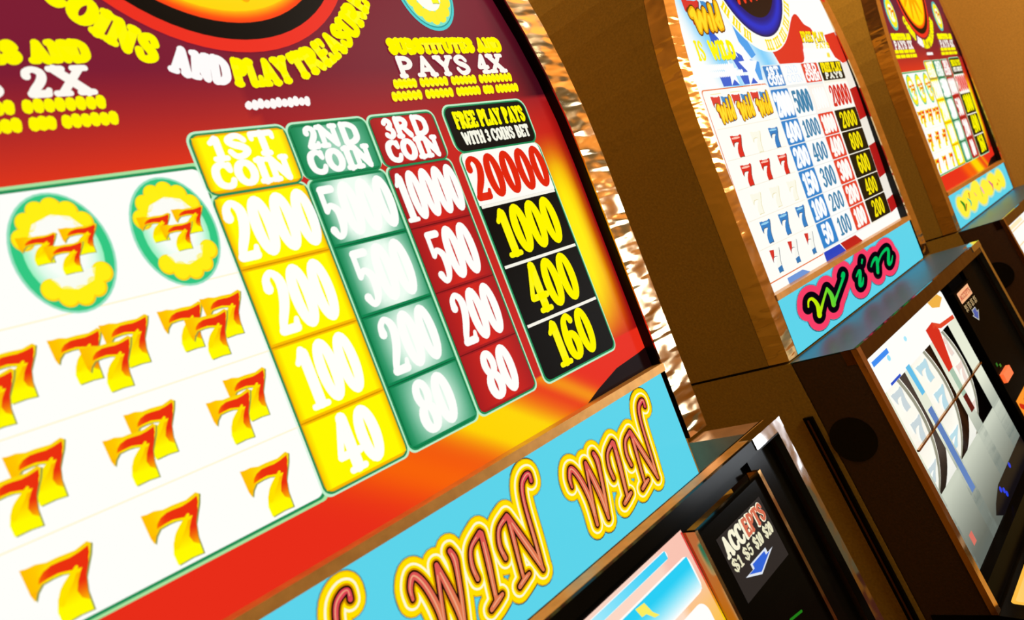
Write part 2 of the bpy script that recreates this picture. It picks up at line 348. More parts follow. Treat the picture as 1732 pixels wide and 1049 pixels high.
# ------------------------------------------------------------------ top glass artwork: the gold sevens game
def art_sevens(root, plane):
    bg = Art()
    MR, RD2, OR, YE = (118, 26, 52), (240, 58, 22), (255, 140, 0), (255, 226, 0)
    def col(x, y):
        if y > .30: c = (104, 24, 54)
        else: c = mix((236, 56, 24), (124, 26, 50), (y - .195) / .055) if x < .2 else mix((200, 36, 28), (122, 24, 44), (y - .195) / .05)
        if y < .215:                                        # the flame that licks up the right margin
            e = x - .405
            if e > 0:
                k = max(0.0, 1 - (abs(y - .112) / .080) ** 1.6)
                f = mix((205, 34, 16), (255, 176, 0), k * 1.3); f = mix(f, (255, 238, 0), k * 1.35 * max(0.0, 1 - abs(x - .419 - (y - .11) * .05) / .020))
                c = mix(c, f, (.215 - y) / .05)
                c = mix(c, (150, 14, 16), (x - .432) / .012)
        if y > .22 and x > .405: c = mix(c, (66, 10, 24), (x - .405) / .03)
        if y < .036:                                        # the flame along the foot
            s = x + (y - .02) * 1.4
            k = math.exp(-((s - .285) / .034) ** 2) * 1.25; k2 = math.exp(-((s - .352) / .012) ** 2)
            c = mix((232, 44, 24), (255, 214, 0), max(k, .6 * k2)); c = mix(c, (255, 120, 0), math.exp(-((s - .215) / .03) ** 2) * .7)
        return c
    bg.grid(xl_glass, xr_glass, .002, .045, 160, 30, col, 0); bg.grid(xl_glass, xr_glass, .045, .30, 90, 80, col, 0)
    bg.grid(xl_glass, xr_glass, .30, .4615, 40, 30, col, 0)
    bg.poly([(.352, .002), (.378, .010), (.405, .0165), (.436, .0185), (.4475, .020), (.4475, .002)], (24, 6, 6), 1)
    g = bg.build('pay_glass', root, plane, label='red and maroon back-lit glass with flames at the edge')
    # sun emblem
    e = Art(); ex, ey = .211, .353
    e.radial(ex, ey, 0, .0756, lambda r: mix((255, 250, 60), (255, 214, 0), r / .07), 2)
    e.radial(ex, ey, .0735, .0800, lambda r: mix((255, 190, 0), (255, 70, 10), (r - .0735) / .005), 3)
    e.radial(ex, ey, .0800, .0895, (8, 2, 3), 2, m=1)
    e.radial(ex, ey, .0895, .0965, lambda r: (238, 46, 30), 3, m=1)
    for k in range(12):
        a = math.radians(30 * k + 8)
        e.stroke([(ex + .03*math.cos(a), ey + .03*math.sin(a), .009), (ex + .066*math.cos(a), ey + .066*math.sin(a), .003)], (255, 170, 0), 4)
    e.build('sun_emblem', g, plane, label='round yellow sun in a black and red ring')
    # curved lettering
    a = Art()
    def arc(s, d0, d1, col):
        L = math.radians(d1 - d0) * .108
        def warp(x, y):
            ph = math.radians(d0) + x / .108; r = .1160 - y
            return ex + r * math.sin(ph), ey - r * math.cos(ph)
        text(a, s, 0, L, .001, .0150, col, 5, grow=.0012, warp=warp)
    arc('COINS', -55, -27.5, (255, 250, 0)); arc('AND', -24.5, -9.0, (255, 252, 250))
    arc('PLAY', -7.8, 10.5, (255, 250, 0)); arc('TREASURE', 11.8, 55, (255, 250, 0))
    a.build('arc_lettering', g, plane, label='yellow and white words curving under the sun')
    # jackpot words, left and right
    for side, X in (('2X', .0228 - .306), ('4X', 0)):
        w = Art(); YL = (255, 248, 0)
        text(w, 'SUBSTITUTES AND', .307 + X, .412 + X, .2540, .2630, YL, 5, grow=.0012)
        text(w, 'PAYS ' + side, .307 + X, .409 + X, .2384, .2512, (255, 250, 240), 6, grow=.0008)
        for y0, words in ((.2318, (.300, .322, .350, .377, .4145)), (.2240, (.295, .323, .351, .377, .390, .417))):
            for p, q in zip(words, words[1:]):
                n = int((q - p) / .0042)
                for k in range(n):
                    x = p + X + .0016 + k * (q - p - .003) / n
                    w.stroke([(x, y0 + .0012, .0021), (x + .0006, y0 + .0036 + .0003*(k % 2), .0021)], YL, 5, nd=8)
        w.build('jackpot_lettering', g, plane, label='yellow and white words ending in PAYS ' + side)
    w = Art()
    for k in range(11): w.stroke([(.1975 + k*.0036, .2272 - .0005*(k % 3 == 1), .0020), (.1985 + k*.0036, .2284 + .0005*(k % 3), .0017)], (255, 250, 246), 5, nd=8)
    w.build('small_print', g, plane)
    # symbol box
    s = Art()
    s.rrect(.006, .1615, .0295, .2015, .004, (168, 228, 160), 1); s.rrect(.0075, .1600, .0308, .2000, .004, (34, 140, 84), 2)
    s.rrect(.0085, .1590, .0322, .1985, .004, (255, 255, 250), 3)
    for y in (.1457, .1057, .0668): s.rect(.0085, .159, y - .0003, y + .0003, (255, 246, 205), 4)
    s.build('symbol_box', g, plane, label='white box with pale green border')
    for k in range(3):
        cx = .0882 + (k - 1) * .0488; m = Art(); cy = .1707
        m.ell(cx, cy, .0197, .0262, (150, 224, 190), 5); m.ell(cx, cy, .0187, .0252, (50, 200, 130), 6)
        m.radial(cx, cy, 0, .0150, lambda r: mix((250, 255, 248), (150, 240, 190), (r - .010) / .005), 7, n=36, m=4, ey=1.36)
        for q in range(15):
            t = math.radians(q * 24 + 12)
            if abs(math.cos(t)) > .88 and math.sin(t) < .35 and math.cos(t) < 0 or (math.cos(t) > .9): continue
            px, py = cx + .0142 * math.cos(t), cy + .0192 * math.sin(t)
            m.ell(px, py, .0043, .0048, (255, 206, 20), 8, 20); m.ell(px - .0002, py + .0003, .0037, .0042, (255, 240, 20), 9, 20)
        m.poly([(cx - .0118, cy + .007), (cx + .0118, cy + .008), (cx + .007, cy + .0145), (cx, cy + .0165), (cx - .008, cy + .0135)], (253, 253, 246), 9)
        m.poly([(cx - .0085, cy - .010), (cx + .0095, cy - .0085), (cx + .007, cy - .0140), (cx, cy - .0162), (cx - .006, cy - .0145)], (250, 253, 240), 9)
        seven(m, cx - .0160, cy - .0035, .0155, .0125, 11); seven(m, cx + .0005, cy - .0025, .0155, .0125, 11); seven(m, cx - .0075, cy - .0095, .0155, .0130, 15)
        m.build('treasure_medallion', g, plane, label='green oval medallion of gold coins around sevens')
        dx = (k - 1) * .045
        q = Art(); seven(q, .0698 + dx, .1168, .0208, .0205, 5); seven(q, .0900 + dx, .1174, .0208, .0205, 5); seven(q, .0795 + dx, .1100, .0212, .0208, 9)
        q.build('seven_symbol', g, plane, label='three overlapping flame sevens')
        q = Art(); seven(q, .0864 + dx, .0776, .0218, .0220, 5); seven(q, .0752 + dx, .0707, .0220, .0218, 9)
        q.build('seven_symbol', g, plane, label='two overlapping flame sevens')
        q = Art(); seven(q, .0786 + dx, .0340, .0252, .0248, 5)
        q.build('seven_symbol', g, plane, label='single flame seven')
    # pay columns
    RY = (.2145, .1845, .1460, .1062, .0672, .0315)
    WH = (255, 255, 250)
    def column(x0, x1, head, vals, cellf, ink, dw, border=(120, 215, 160), line=(60, 40, 0), lab=''):
        c = Art(); top = RY[0]
        c.rrect(x0 - .0022, x1 + .0022, RY[1] - .0004, top + .0022, .006, (190, 240, 200), 3); c.rrect(x0 - .0010, x1 + .0010, RY[1] - .0008, top + .0010, .005, (30, 140, 84), 4)
        c.rrect(x0 - .0020, x1 + .0020, RY[5] - .0020, RY[1] + .0002, .005, (190, 240, 200), 3); c.rrect(x0 - .0010, x1 + .0010, RY[5] - .0010, RY[1] - .0006, .005, (30, 140, 84), 4)
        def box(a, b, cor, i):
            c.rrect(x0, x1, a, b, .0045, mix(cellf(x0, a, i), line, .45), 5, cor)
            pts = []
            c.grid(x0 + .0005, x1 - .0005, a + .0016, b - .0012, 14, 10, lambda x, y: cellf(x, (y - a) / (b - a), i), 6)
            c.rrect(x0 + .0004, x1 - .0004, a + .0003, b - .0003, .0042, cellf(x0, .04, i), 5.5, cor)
        box(RY[1], top, (1, 1, 1, 1), 0)
        text(c, head[0], x0 + .008, x1 - .007, top - .0135, top - .0015, WH, 8, grow=.0009)
        text(c, head[1], x0 + .004, x1 - .004, RY[1] + .0022, RY[1] + .0148, WH, 8, grow=.0009)
        for i, v in enumerate(vals):
            a, b = RY[i + 2], RY[i + 1] - (.0012 if i == 0 else 0)
            cor = (0, 1, 1, 0) if i == 0 else ((1, 0, 0, 1) if i == 3 else (0, 0, 0, 0))
            box(a, b, cor, i + 1)
            number(c, v, (x0 + x1) / 2 + .0005, a + .0036, b - .0026, dw[i] * 1.02, ink, 8, grow=.0004)
        c.build('pay_column', g, plane, label=lab)
    def yel(x, v, i):
        e = min(x - .160, .2125 - x) / .0035
        return mix((250, 186, 0), (255, 250, 0), e)
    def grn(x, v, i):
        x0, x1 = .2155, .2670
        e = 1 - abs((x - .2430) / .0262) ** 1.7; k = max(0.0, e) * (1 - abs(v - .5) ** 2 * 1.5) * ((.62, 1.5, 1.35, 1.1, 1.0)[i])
        return mix((14, 132, 78), (240, 255, 242), k * 1.05)  # white hot spot of the backlight painted into the green
    def red(x, v, i): return mix((150, 22, 28), (212, 38, 28), 1.15 - abs(x - .297) / .03)
    column(.1600, .2125, ('1ST', 'COIN'), ('2000', '200', '100', '40'), yel, WH, (.0124, .0124, .0122, .0135), line=(150, 80, 0), lab='yellow first-coin pay column')
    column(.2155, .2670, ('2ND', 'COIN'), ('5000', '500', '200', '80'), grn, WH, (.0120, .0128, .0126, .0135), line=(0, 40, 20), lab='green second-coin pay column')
    column(.2705, .3215, ('3RD', 'COIN'), ('10000', '500', '200', '80'), red, WH, (.0103, .0122, .0122, .0130), line=(30, 0, 0), lab='red third-coin pay column')
    c = Art(); x0, x1 = .3325, .4115
    c.rrect(x0 - .0022, x1 + .0030, RY[1] + .001, .2185, .008, (190, 240, 200), 3); c.rrect(x0 - .0010, x1 + .0018, RY[1] + .0005, .2173, .007, (30, 140, 84), 4)
    c.rrect(x0, x1 + .0008, RY[1] + .002, .2163, .006, (18, 12, 8), 5)
    c.rrect(x0 - .0024, x1 + .0022, .0285, RY[1] + .0012, .006, (190, 240, 200), 3); c.rrect(x0 - .0012, x1 + .0012, .0297, RY[1], .005, (30, 140, 84), 4)
    c.rrect(x0, x1, .0308, .1500, .005, (14, 9, 5), 5, (1, 0, 0, 1)); c.rrect(x0, x1, .1500, RY[1] + .0008, .005, (255, 253, 244), 5, (0, 1, 1, 0))
    text(c, 'FREE PLAY PAYS', x0 + .006, x1 - .003, .2016, .2128, (255, 248, 0), 8, grow=.0006)
    text(c, 'WITH 3 COINS BET', x0 + .0075, x1 - .004, .1905, .1990, (250, 248, 230), 8, grow=.0004)
    number(c, '20000', .3720, .1530, .1828, .0158, (226, 42, 16), 8, grow=.0004)
    for y in (.1490, .1080, .0678): c.rect(x0 + .001, x1 - .001, y - .0011, y + .0009, (250, 246, 232), 7)
    for v, y0, y1, dw in (('1000', .1128, .1462, .0160), ('400', .0722, .1058, .0170), ('160', .0345, .0662, .0160)):
        number(c, v, .3720, y0, y1, dw, (255, 246, 0), 8, grow=.0004)
    c.build('pay_column', g, plane, label='black free-play pay column')
    # coin medallions beside the sun
    for cx in (.065, .357):
        m = Art(); cy = .2975
        m.ell(cx, cy, .0245, .0285, (70, 205, 205), 2); m.ell(cx, cy, .0228, .0265, (30, 150, 150), 3); m.ell(cx, cy, .0220, .0256, (120, 225, 200), 4)
        for q in range(16):
            t = math.radians(q * 22.5); m.ell(cx + .0165*math.cos(t), cy + .0195*math.sin(t), .0046, .0050, (255, 238, 30), 5 + q % 2, 18)
        m.ell(cx, cy, .0125, .0150, (255, 253, 240), 7)
        seven(m, cx - .011, cy - .006, .014, .016, 8); seven(m, cx - .002, cy - .010, .014, .016, 12)
        m.build('treasure_medallion', g, plane, label='turquoise oval medallion of gold coins beside the sun')
    return g

# ------------------------------------------------------------------ top glass artwork: the red, white and blue game
def art_patriot(root, plane):
    bg = Art(); WH = (255, 255, 252)
    def col(x, y):
        sky = mix((120, 205, 250), WH, abs(math.sin((x * 1.0 + y * .55) * 30)) ** 1.2)
        if y > .205:
            if x < .212: return mix(sky, WH, (.04 - x) / .03)
            return WH
        return (255, 254, 248)
    bg.grid(xl_glass, xr_glass, .003, .4615, 60, 110, col, 0)
    BL = (40, 92, 205)
    for pts in ([(.070,.288),(.098,.283),(.107,.268),(.110,.254),(.070,.252)], [(.105,.248),(.128,.240),(.134,.222),(.112,.222),(.104,.236)], [(.062,.222),(.090,.219),(.100,.209),(.064,.209)], [(.108,.219),(.135,.218),(.145,.209),(.112,.209)]):
        bg.poly(pts, BL, 1)
    for pts in ([(.128,.286),(.150,.262),(.163,.240),(.150,.236),(.132,.255)], [(.140,.236),(.165,.232),(.160,.212),(.150,.212)]):
        bg.poly(pts, (70, 160, 235), 1)
    for cx, cy, r in ((.100, .262, .030), (.138, .226, .024), (.092, .222, .016)):
        bg.poly([(cx + (r if k % 2 == 0 else r*.42)*math.sin(math.radians(36*k)), cy + (r if k % 2 == 0 else r*.42)*math.cos(math.radians(36*k))) for k in range(10)], (248, 253, 255), 2)
    RD = (222, 48, 30)
    bg.poly(smooth([(.209,.244),(.235,.246),(.270,.262),(.300,.284),(.318,.288),(.332,.276),(.350,.271),(.352,.262),(.322,.262),(.304,.245),(.292,.229),(.262,.228),(.218,.228)], 3), RD, 1)
    bg.poly(smooth([(.370,.330),(.400,.318),(.420,.312),(.432,.3),(.432,.318),(.40,.345)], 3), RD, 1)
    bg.poly([(.390,.262),(.430,.266),(.4435,.240),(.4460,.223),(.428,.222),(.402,.232),(.39,.25)], RD, 1)
    for y0, y1, c in ((.223,.188,(245,238,226)), (.188,.146,(186,24,22)), (.146,.110,(240,234,220)), (.110,.066,(176,22,22)), (.066,.036,(240,234,222)), (.036,.018,(180,24,22))):
        bg.poly([(.4165, y1), (.4470, y1 + .003), (.4470, y0 + .003), (.4165, y0)], c, 1)
    bg.poly([(.165,.003),(.230,.003),(.215,.0155),(.165,.0155)], (36, 66, 190), 1); bg.poly([(.23,.003),(.29,.003),(.27,.0155),(.218,.0155)], (190, 30, 24), 1)
    bg.poly([(.06,.004),(.12,.004),(.10,.011),(.06,.011)], (110, 150, 215), 1)
    g = bg.build('pay_glass', root, plane, label='white back-lit glass with red and blue flag colours')
    e = Art(); ex, ey = .2065, .354
    e.radial(ex, ey, .093, .112, lambda r: mix((255, 255, 240), WH, .5), 2, m=1)
    e.radial(ex, ey, 0, .072, (26, 8, 12), 3, m=1); e.radial(ex, ey, .072, .093, lambda r: mix((14, 14, 120), (20, 48, 214), 1 - abs(r - .084) / .009), 3)
    e.radial(ex, ey, .092, .0945, (18, 20, 90), 4, m=1)
    for k in range(5): e.stroke([(.165 + k*.016, .299 + .002*k, .0035), (.168 + k*.016, .312 + .002*k, .001)], (240, 60, 30), 5)
    e.build('round_emblem', g, plane, label='deep blue ring with a dark centre')
    a = Art(); text_y = (255, 228, 10)
    def arc(s, d0, d1):
        L = math.radians(d1 - d0) * .104
        text(a, s, 0, L, .001, .0125, text_y, 5, grow=.0005, warp=lambda x, y: (ex + (.1105 - y)*math.sin(math.radians(d0) + x/.104), ey - (.1105 - y)*math.cos(math.radians(d0) + x/.104)))
    for d in (-56, -44, -32): 
        arc('III', d, d + 9)
    for d in (-5, 8, 22, 36, 50): arc('III', d, d + 11)
    a.build('arc_lettering', g, plane, label='yellow marks curving under the blue ring')
    def wild(x, y, w, h, L=5):
        m = Art()
        seven(m, x - .08*w, y + .28*h, .52*w, .72*h, L, flame=False, fill=(220, 52, 44), edge=(120, 40, 40)); seven(m, x + .50*w, y + .12*h, .50*w, .86*h, L, flame=False, fill=(62, 140, 200), edge=(40, 70, 120))
        Wd = [[(.05,.55,.06),(.14,.62,.07),(.17,.10,.05)],[(.17,.10,.05),(.32,.55,.06),(.36,.12,.05),(.50,.62,.05)],[(.56,.12,.05),(.58,.42,.055)],[(.68,.12,.05),(.72,.72,.05)],[(.86,.12,.05),(.80,.30,.06),(.90,.42,.05),(.96,.80,.05),(.93,.14,.05)]]
        for dr, c, l in ((.045*w, (110, 60, 0), 8), (.02*w, (246, 176, 12), 9), (-.015*w, (255, 222, 40), 10)):
            for s in Wd: m.stroke([(x + p[0]*w, y + (p[1] + p[0]*.10)*h, p[2]*w) for p in s], c, L + l, dr=dr, nd=10)
        return m
    wild(.040, .262, .066, .036).build('wild_symbol', g, plane, label='large Wild logo in yellow script over two sevens')
    w = Art()
    text(w, 'IS', .030, .047, .2360, .2560, (255, 240, 20), 7, grow=.0004); text(w, 'WILD', .0585, .1125, .2370, .2550, (255, 244, 0), 8, grow=.0012)
    text(w, 'WILD', .0592, .1132, .2362, .2542, (60, 100, 90), 7, grow=.0008)
    for y, x0, x1 in ((.2285, .034, .104), (.2215, .026, .120)):
        n = int((x1 - x0)/.0042)
        for k in range(n): w.stroke([(x0 + k*.0042, y - .0014, .0022), (x0 + .0006 + k*.0042, y + .0016, .0021)], (252, 253, 252), 6, nd=8)
    w.build('wild_lettering', g, plane, label='words IS WILD in yellow')
    w = Art()
    text(w, 'FREE PLAY', .307, .384, .2535, .2655, (255, 230, 10), 7, grow=.0007); text(w, 'FREE PLAY', .3078, .3850, .2527, .2647, (120, 80, 0), 6, grow=.0010)
    text(w, 'PAYS', .345, .393, .2445, .2515, (255, 228, 10), 7, grow=.0005)
    for y, x0, x1, c in ((.2480, .306, .340, (255, 252, 240)), (.2405, .301, .390, (255, 255, 250)), (.2345, .300, .372, (255, 255, 250)), (.2350, .376, .386, (255, 228, 10))):
        n = max(2, int((x1 - x0)/.0042))
        for k in range(n): w.stroke([(x0 + k*(x1-x0)/n, y - .0012, .0024), (x0 + .0006 + k*(x1-x0)/n, y + .0014, .0023)], c, 6, nd=8)
    w.build('free_play_lettering', g, plane, label='yellow words FREE PLAY above small white print')
    s = Art()
    s.rrect(.0145, .165, .0140, .2078, .004, (232, 120, 60), 1); s.rrect(.0155, .165, .0152, .2066, .004, (255, 254, 246), 2)
    for y in (.1683, .1372, .1080, .0765, .0472): s.rect(.02, .162, y - .0003, y + .0003, (246, 238, 214), 3)
    for k in range(3): s.rect(.030 + k*.043, .052 + k*.043, .2022, .2030, (250, 232, 170), 3)
    s.build('symbol_box', g, plane, label='white box with thin orange border')
    for k in range(3):
        dx = k * .0445
        wild(.030 + dx, .1705, .036, .0300).build('wild_symbol', g, plane, label='small Wild logo in yellow script over two sevens')
    R_, P_, B_ = ((222, 44, 30), (120, 60, 50), (255, 190, 170)), ((252, 250, 232), (232, 222, 170), None), ((52, 128, 196), (60, 70, 90), (150, 210, 240))
    rows = ((.1380, .0222, (R_, P_, B_)), (.1085, .0218, (R_, R_, R_)), (.0795, .0215, (P_, P_, P_)), (.0498, .0230, (B_, B_, B_)), (.0197, .0240, ('T', 'T', 'T')))
    for y, h, ks in rows:
        for k, c in enumerate(ks):
            m = Art(); x = .0393 + k*.0450; w = .0250
            if c == 'T':
                seven(m, x, y, w*.92, h, 5, flame=False, fill=(250, 250, 240), edge=(90, 100, 110))
                m.poly([(x + p[0]*w*.92, y + p[1]*h) for p in ((.01,1),(.3,.97),(.45,.95),(.3,.7),(.12,.6),(.05,.5))], (214, 52, 40), 8); m.poly([(x + p[0]*w*.92, y + p[1]*h) for p in ((.27,.2),(.72,.25),(.72,0),(.28,0))], (52, 120, 180), 8)
                m.build('seven_symbol', g, plane, label='red, white and blue seven')
            else:
                seven(m, x, y, w*.95, h, 5, flame=False, fill=c[0], edge=c[1], hi=c[2]); m.build('seven_symbol', g, plane, label={R_: 'red seven', P_: 'white seven', B_: 'blue seven'}[c])
    RY = (.2265, .2028, .2002, .1648, .1362, .1070, .0757, .0475, .0183)
    def cells(x0, x1, fill, ink, vals, dw, lab, edge, first=None, gap=(238, 240, 236)):
        c = Art()
        c.rect(x0 - .001, x1 + .001, RY[-1] - .001, RY[0] + .001, gap, 3)
        c.rrect(x0, x1, RY[1], RY[0], .002, fill, 4)
        for i, v in enumerate(vals):
            a, b = RY[i + 3] + .0006, RY[i + 2] - .0006
            f = first if (first and i == 0) else fill
            c.rrect(x0, x1, a, b, .002, f[0] if isinstance(f[0], tuple) else f, 4)
            k = ink if not (first and i == 0) else (f[1] if isinstance(f[0], tuple) else ink)
            d = dw * (4.2 / max(len(v), 3.4))
            if edge: number(c, v, (x0 + x1)/2, a + .0032, b - .0030, min(d, .0145), edge, 5, grow=.0011)
            number(c, v, (x0 + x1)/2, a + .0035, b - .0032, min(d, .0145), k, 6, grow=.0003)
        c_obj = c
        return c_obj, lab
    c, lab = cells(.1680, .2152, (46, 132, 204), (255, 255, 255), ('2000', '400', '200', '150', '100', '50'), .0106, 'blue pay column', (235, 246, 255))
    text(c, '1ST', .176, .208, .2160, .2250, (252, 254, 255), 6, grow=.0010); text(c, 'COIN', .171, .2125, .2050, .2145, (252, 254, 255), 6, grow=.0010); c.build('pay_column', g, plane, label=lab)
    c, lab = cells(.2172, .2760, (255, 255, 252), (60, 130, 170), ('5000', '1000', '400', '300', '200', '100'), .0122, 'white pay column with thin blue numbers', None)
    text(c, '2ND', .228, .262, .2160, .2250, (225, 238, 250), 6); text(c, 'COIN', .222, .270, .2050, .2145, (225, 238, 250), 6); c.build('pay_column', g, plane, label=lab)
    c, lab = cells(.2782, .3292, (230, 66, 40), (255, 252, 246), ('10000', '1000', '400', '300', '200', '100'), .0104, 'red pay column', (255, 240, 230), first=((255, 246, 236), (255, 255, 250)))  # first cell painted near white for the overexposed backlight
    text(c, '3RD', .285, .322, .2160, .2250, (255, 252, 248), 6, grow=.0010); text(c, 'COIN', .281, .326, .2050, .2145, (255, 252, 248), 6, grow=.0010); c.build('pay_column', g, plane, label=lab)
    c, lab = cells(.3345, .4145, (26, 22, 8), (255, 232, 10), ('20000', '2000', '800', '600', '400', '200'), .0165, 'black pay column with yellow numbers', None, first=((255, 252, 244), (214, 42, 22)), gap=(250, 244, 226))
    text(c, 'FREE PLAY', .339, .410, .2138, .2250, (255, 228, 10), 6, grow=.0008); text(c, 'PAYS', .343, .406, .2052, .2122, (240, 238, 220), 6, grow=.0008); c.build('pay_column', g, plane, label=lab)
    return g

# ------------------------------------------------------------------ the blue signs
def sign_win_win(root, board, f):
    BLUE = (92, 214, 234)
    words = []
    def word(S, X):      # pen lines traced in panel metres, shifted by X
        words.append([[(p[0] + X, p[1], p[2]) for p in smooth(s, 5)] for s in S])
    K = .0010
    # W I N with a tall curling N
    Wst = [[(.1772,-.0318,.0008),(.1782,-.0262,.0013),(.1825,-.0222,.0017),(.1868,-.0300,.0018),(.1890,-.0450,.0018),(.1868,-.0606,.0012)],
           [(.1868,-.0606,.0010),(.1925,-.0400,.0010),(.1972,-.0242,.0012)],
           [(.1972,-.0242,.0012),(.1990,-.0380,.0020),(.2000,-.0500,.0020),(.1992,-.0618,.0012)],
           [(.1992,-.0618,.0010),(.2040,-.0470,.0012),(.2076,-.0340,.0014),(.2090,-.0270,.0018),(.2080,-.0222,.0014)]]
    Ist = [[(.2182,-.0430,.0012),(.2180,-.0350,.0012),(.2215,-.0272,.0010),(.2305,-.0230,.0014)],
           [(.2312,-.0240,.0015),(.2290,-.0380,.0017),(.2265,-.0500,.0014),(.2248,-.0585,.0012)], [(.2195,-.0610,.0012),(.2250,-.0592,.0016),(.2300,-.0580,.0010)]]
    Nst = [[(.2408,-.0430,.0012),(.2402,-.0350,.0012),(.2440,-.0272,.0011),(.2525,-.0238,.0014)],
           [(.2530,-.0245,.0013),(.2510,-.0380,.0013),(.2490,-.0500,.0011),(.2478,-.0585,.0010)], [(.2430,-.0608,.0012),(.2480,-.0592,.0014),(.2528,-.0582,.0009)],
           [(.2530,-.0245,.0013),(.2570,-.0380,.0018),(.2610,-.0510,.0018),(.2636,-.0615,.0010)],
           [(.2636,-.0600,.0009),(.2655,-.0460,.0011),(.2682,-.0240,.0011),(.2715,-.0140,.0013),(.2765,-.0104,.0015),(.2800,-.0106,.0010),(.2795,-.0146,.0012)]]
    word(Wst + Ist + Nst, 0); 
    S2 = [[((p[0] - .1772) * .95 + .3095, p[1], p[2]) for p in s] for s in Wst + Ist + Nst]; word(S2, 0)
    word(Wst + Ist + Nst, -.1330); word(Wst + Ist + Nst, -.2640 + .125 * 0)
    for st in words:
        a = Art()
        shade = lambda x, y: mix((226, 120, 78), (222, 66, 84), (y + .045) / .035)
        for dr, c, L in ((.0084, (58, 42, 14), 1), (.0077, (226, 168, 0), 2), (.0071, (255, 222, 0), 3), (.0045, (255, 250, 214), 4), (.0033, (255, 226, 0), 5), (.0020, (214, 140, 0), 6), (.0011, (40, 12, 6), 7)):
            for s in st: a.stroke(s, c, L, dr=dr, nd=18)
        for s in st:
            a.stroke(s, shade, 8, dr=.0001, nd=12)
            a.stroke([(x - .0003, y + .0002, r * .24) for x, y, r in s[2:-2]], (240, 168, 130), 9, nd=8)
        a.build('sign_lettering', board, f, label='salmon script letters WIN outlined in yellow')

def sign_win_script(root, board, f):
    a = Art()
    S = [[(.0565,-.0215,.0007),(.0620,-.0165,.0012),(.0715,-.0170,.0016),(.0775,-.0250,.0026),(.0740,-.0345,.0034)],
         [(.0740,-.0345,.0022),(.0960,-.0240,.0014),(.1130,-.0165,.0016)], [(.1130,-.0165,.0016),(.1175,-.0250,.0030),(.1150,-.0340,.0034)],
         [(.1150,-.0340,.0020),(.1400,-.0250,.0014),(.1620,-.0165,.0020),(.1665,-.0128,.0028),(.1600,-.0140,.0012)],
         [(.1985,-.0232,.0008),(.2090,-.0200,.0014),(.2130,-.0215,.0024),(.2000,-.0330,.0028),(.2080,-.0340,.0016),(.2160,-.0290,.0006)], [(.2270,-.0140,.0010),(.2320,-.0110,.0012)],
         [(.2500,-.0235,.0008),(.2640,-.0190,.0018),(.2760,-.0195,.0026),(.2640,-.0335,.0026)], [(.2700,-.0265,.0014),(.2920,-.0190,.0014),(.3150,-.0160,.0020),(.3230,-.0190,.0026),(.3080,-.0320,.0028),(.3180,-.0330,.0016),(.3300,-.0275,.0006)]]
    AS = 1.95
    S = [smooth([(x / AS, y, r * .8) for x, y, r in s], 5) for s in S]
    f0 = f; f = lambda x, y, L=0.0: f0(x * AS, y, L)
    shade = lambda x, y: mix((206, 236, 0), (0, 190, 90), (x * AS - .07) / .09)
    # sideways growth larger than upward: the word is a stretched script
    for dr, c, L in ((.0131, (24, 12, 40), 1), (.0120, (246, 62, 102), 2), (.0058, (10, 4, 14), 3)):
        for s in S: a.stroke([(x, y, max(r, .0012)) for x, y, r in s], c, L, dr=dr, nd=22)
    for s in S: a.stroke(s, shade, 4, dr=.0003, nd=12)
    a.build('sign_lettering', board, f, label='green script word Win on black and pink')

def sign_wins_yellow(root, board, f):
    a = Art()
    base = [[(.050,-.022,.003),(.062,-.034,.003),(.085,-.024,.003),(.112,-.020,.003),(.118,-.033,.003),(.150,-.022,.003),(.175,-.012,.003),(.185,-.030,.003),(.205,-.034,.003),(.235,-.020,.003),(.260,-.028,.003),(.300,-.016,.003),(.330,-.030,.003),(.365,-.018,.003),(.372,-.030,.003)]]
    for dr, c, L in ((.0135, (250, 226, 70), 1), (.0095, (255, 234, 60), 2)):
        for s in base: a.stroke([(x / 1.9, y * .9 - .002, r) for x, y, r in smooth(s, 4)], c, L, dr=dr, nd=20)
    for s, c in (([(.055,-.018,.002),(.066,-.026,.004),(.062,-.034,.002)], (20, 130, 30)), ([(.066,-.036,.001),(.080,-.027,.002)], (170, 60, 20)), ([(.098,-.020,.001),(.110,-.028,.003),(.104,-.034,.001)], (60, 190, 150)), ([(.112,-.022,.001),(.118,-.014,.002)], (190, 60, 40)),
                 ([(.150,-.018,.001),(.158,-.024,.002)], (255, 170, 120)), ([(.200,-.018,.003),(.196,-.032,.002)], (200, 220, 60)), ([(.206,-.018,.003),(.212,-.028,.002)], (240, 150, 190)), ([(.275,-.016,.002),(.288,-.026,.003),(.284,-.032,.001)], (214, 40, 150)), ([(.280,-.034,.001),(.296,-.022,.001)], (180, 90, 30)), ([(.345,-.022,.001),(.350,-.026,.002)], (200, 150, 20)), ([(.325,-.030,.002),(.332,-.028,.002)], (196, 120, 40))):
        a.stroke([(x / 1.9, y, r * .8) for x, y, r in smooth(s, 4)], c, 3, nd=10)
    f0 = f; f = lambda x, y, L=0.0: f0(x * 1.9, y, L)
    a.build('sign_lettering', board, f, label='yellow cloud-shaped word badge with small coloured marks')

# ------------------------------------------------------------------ front door (reels, note reader)
DA, DB = 0.0548, -0.1306
def D(dn):                                  # a plane parallel to the sloping front, dn proud of it
    return lambda x, v, L=0.0: P(x, v, DA + DB * v + dn + L)
def Dbox(bm, x0, x1, v0, v1, d0, d1):
    bm_box(bm, x0, x1, v0, v1, d0, d1, f=lambda x, v, h: P(x, v, DA + DB * v + h))

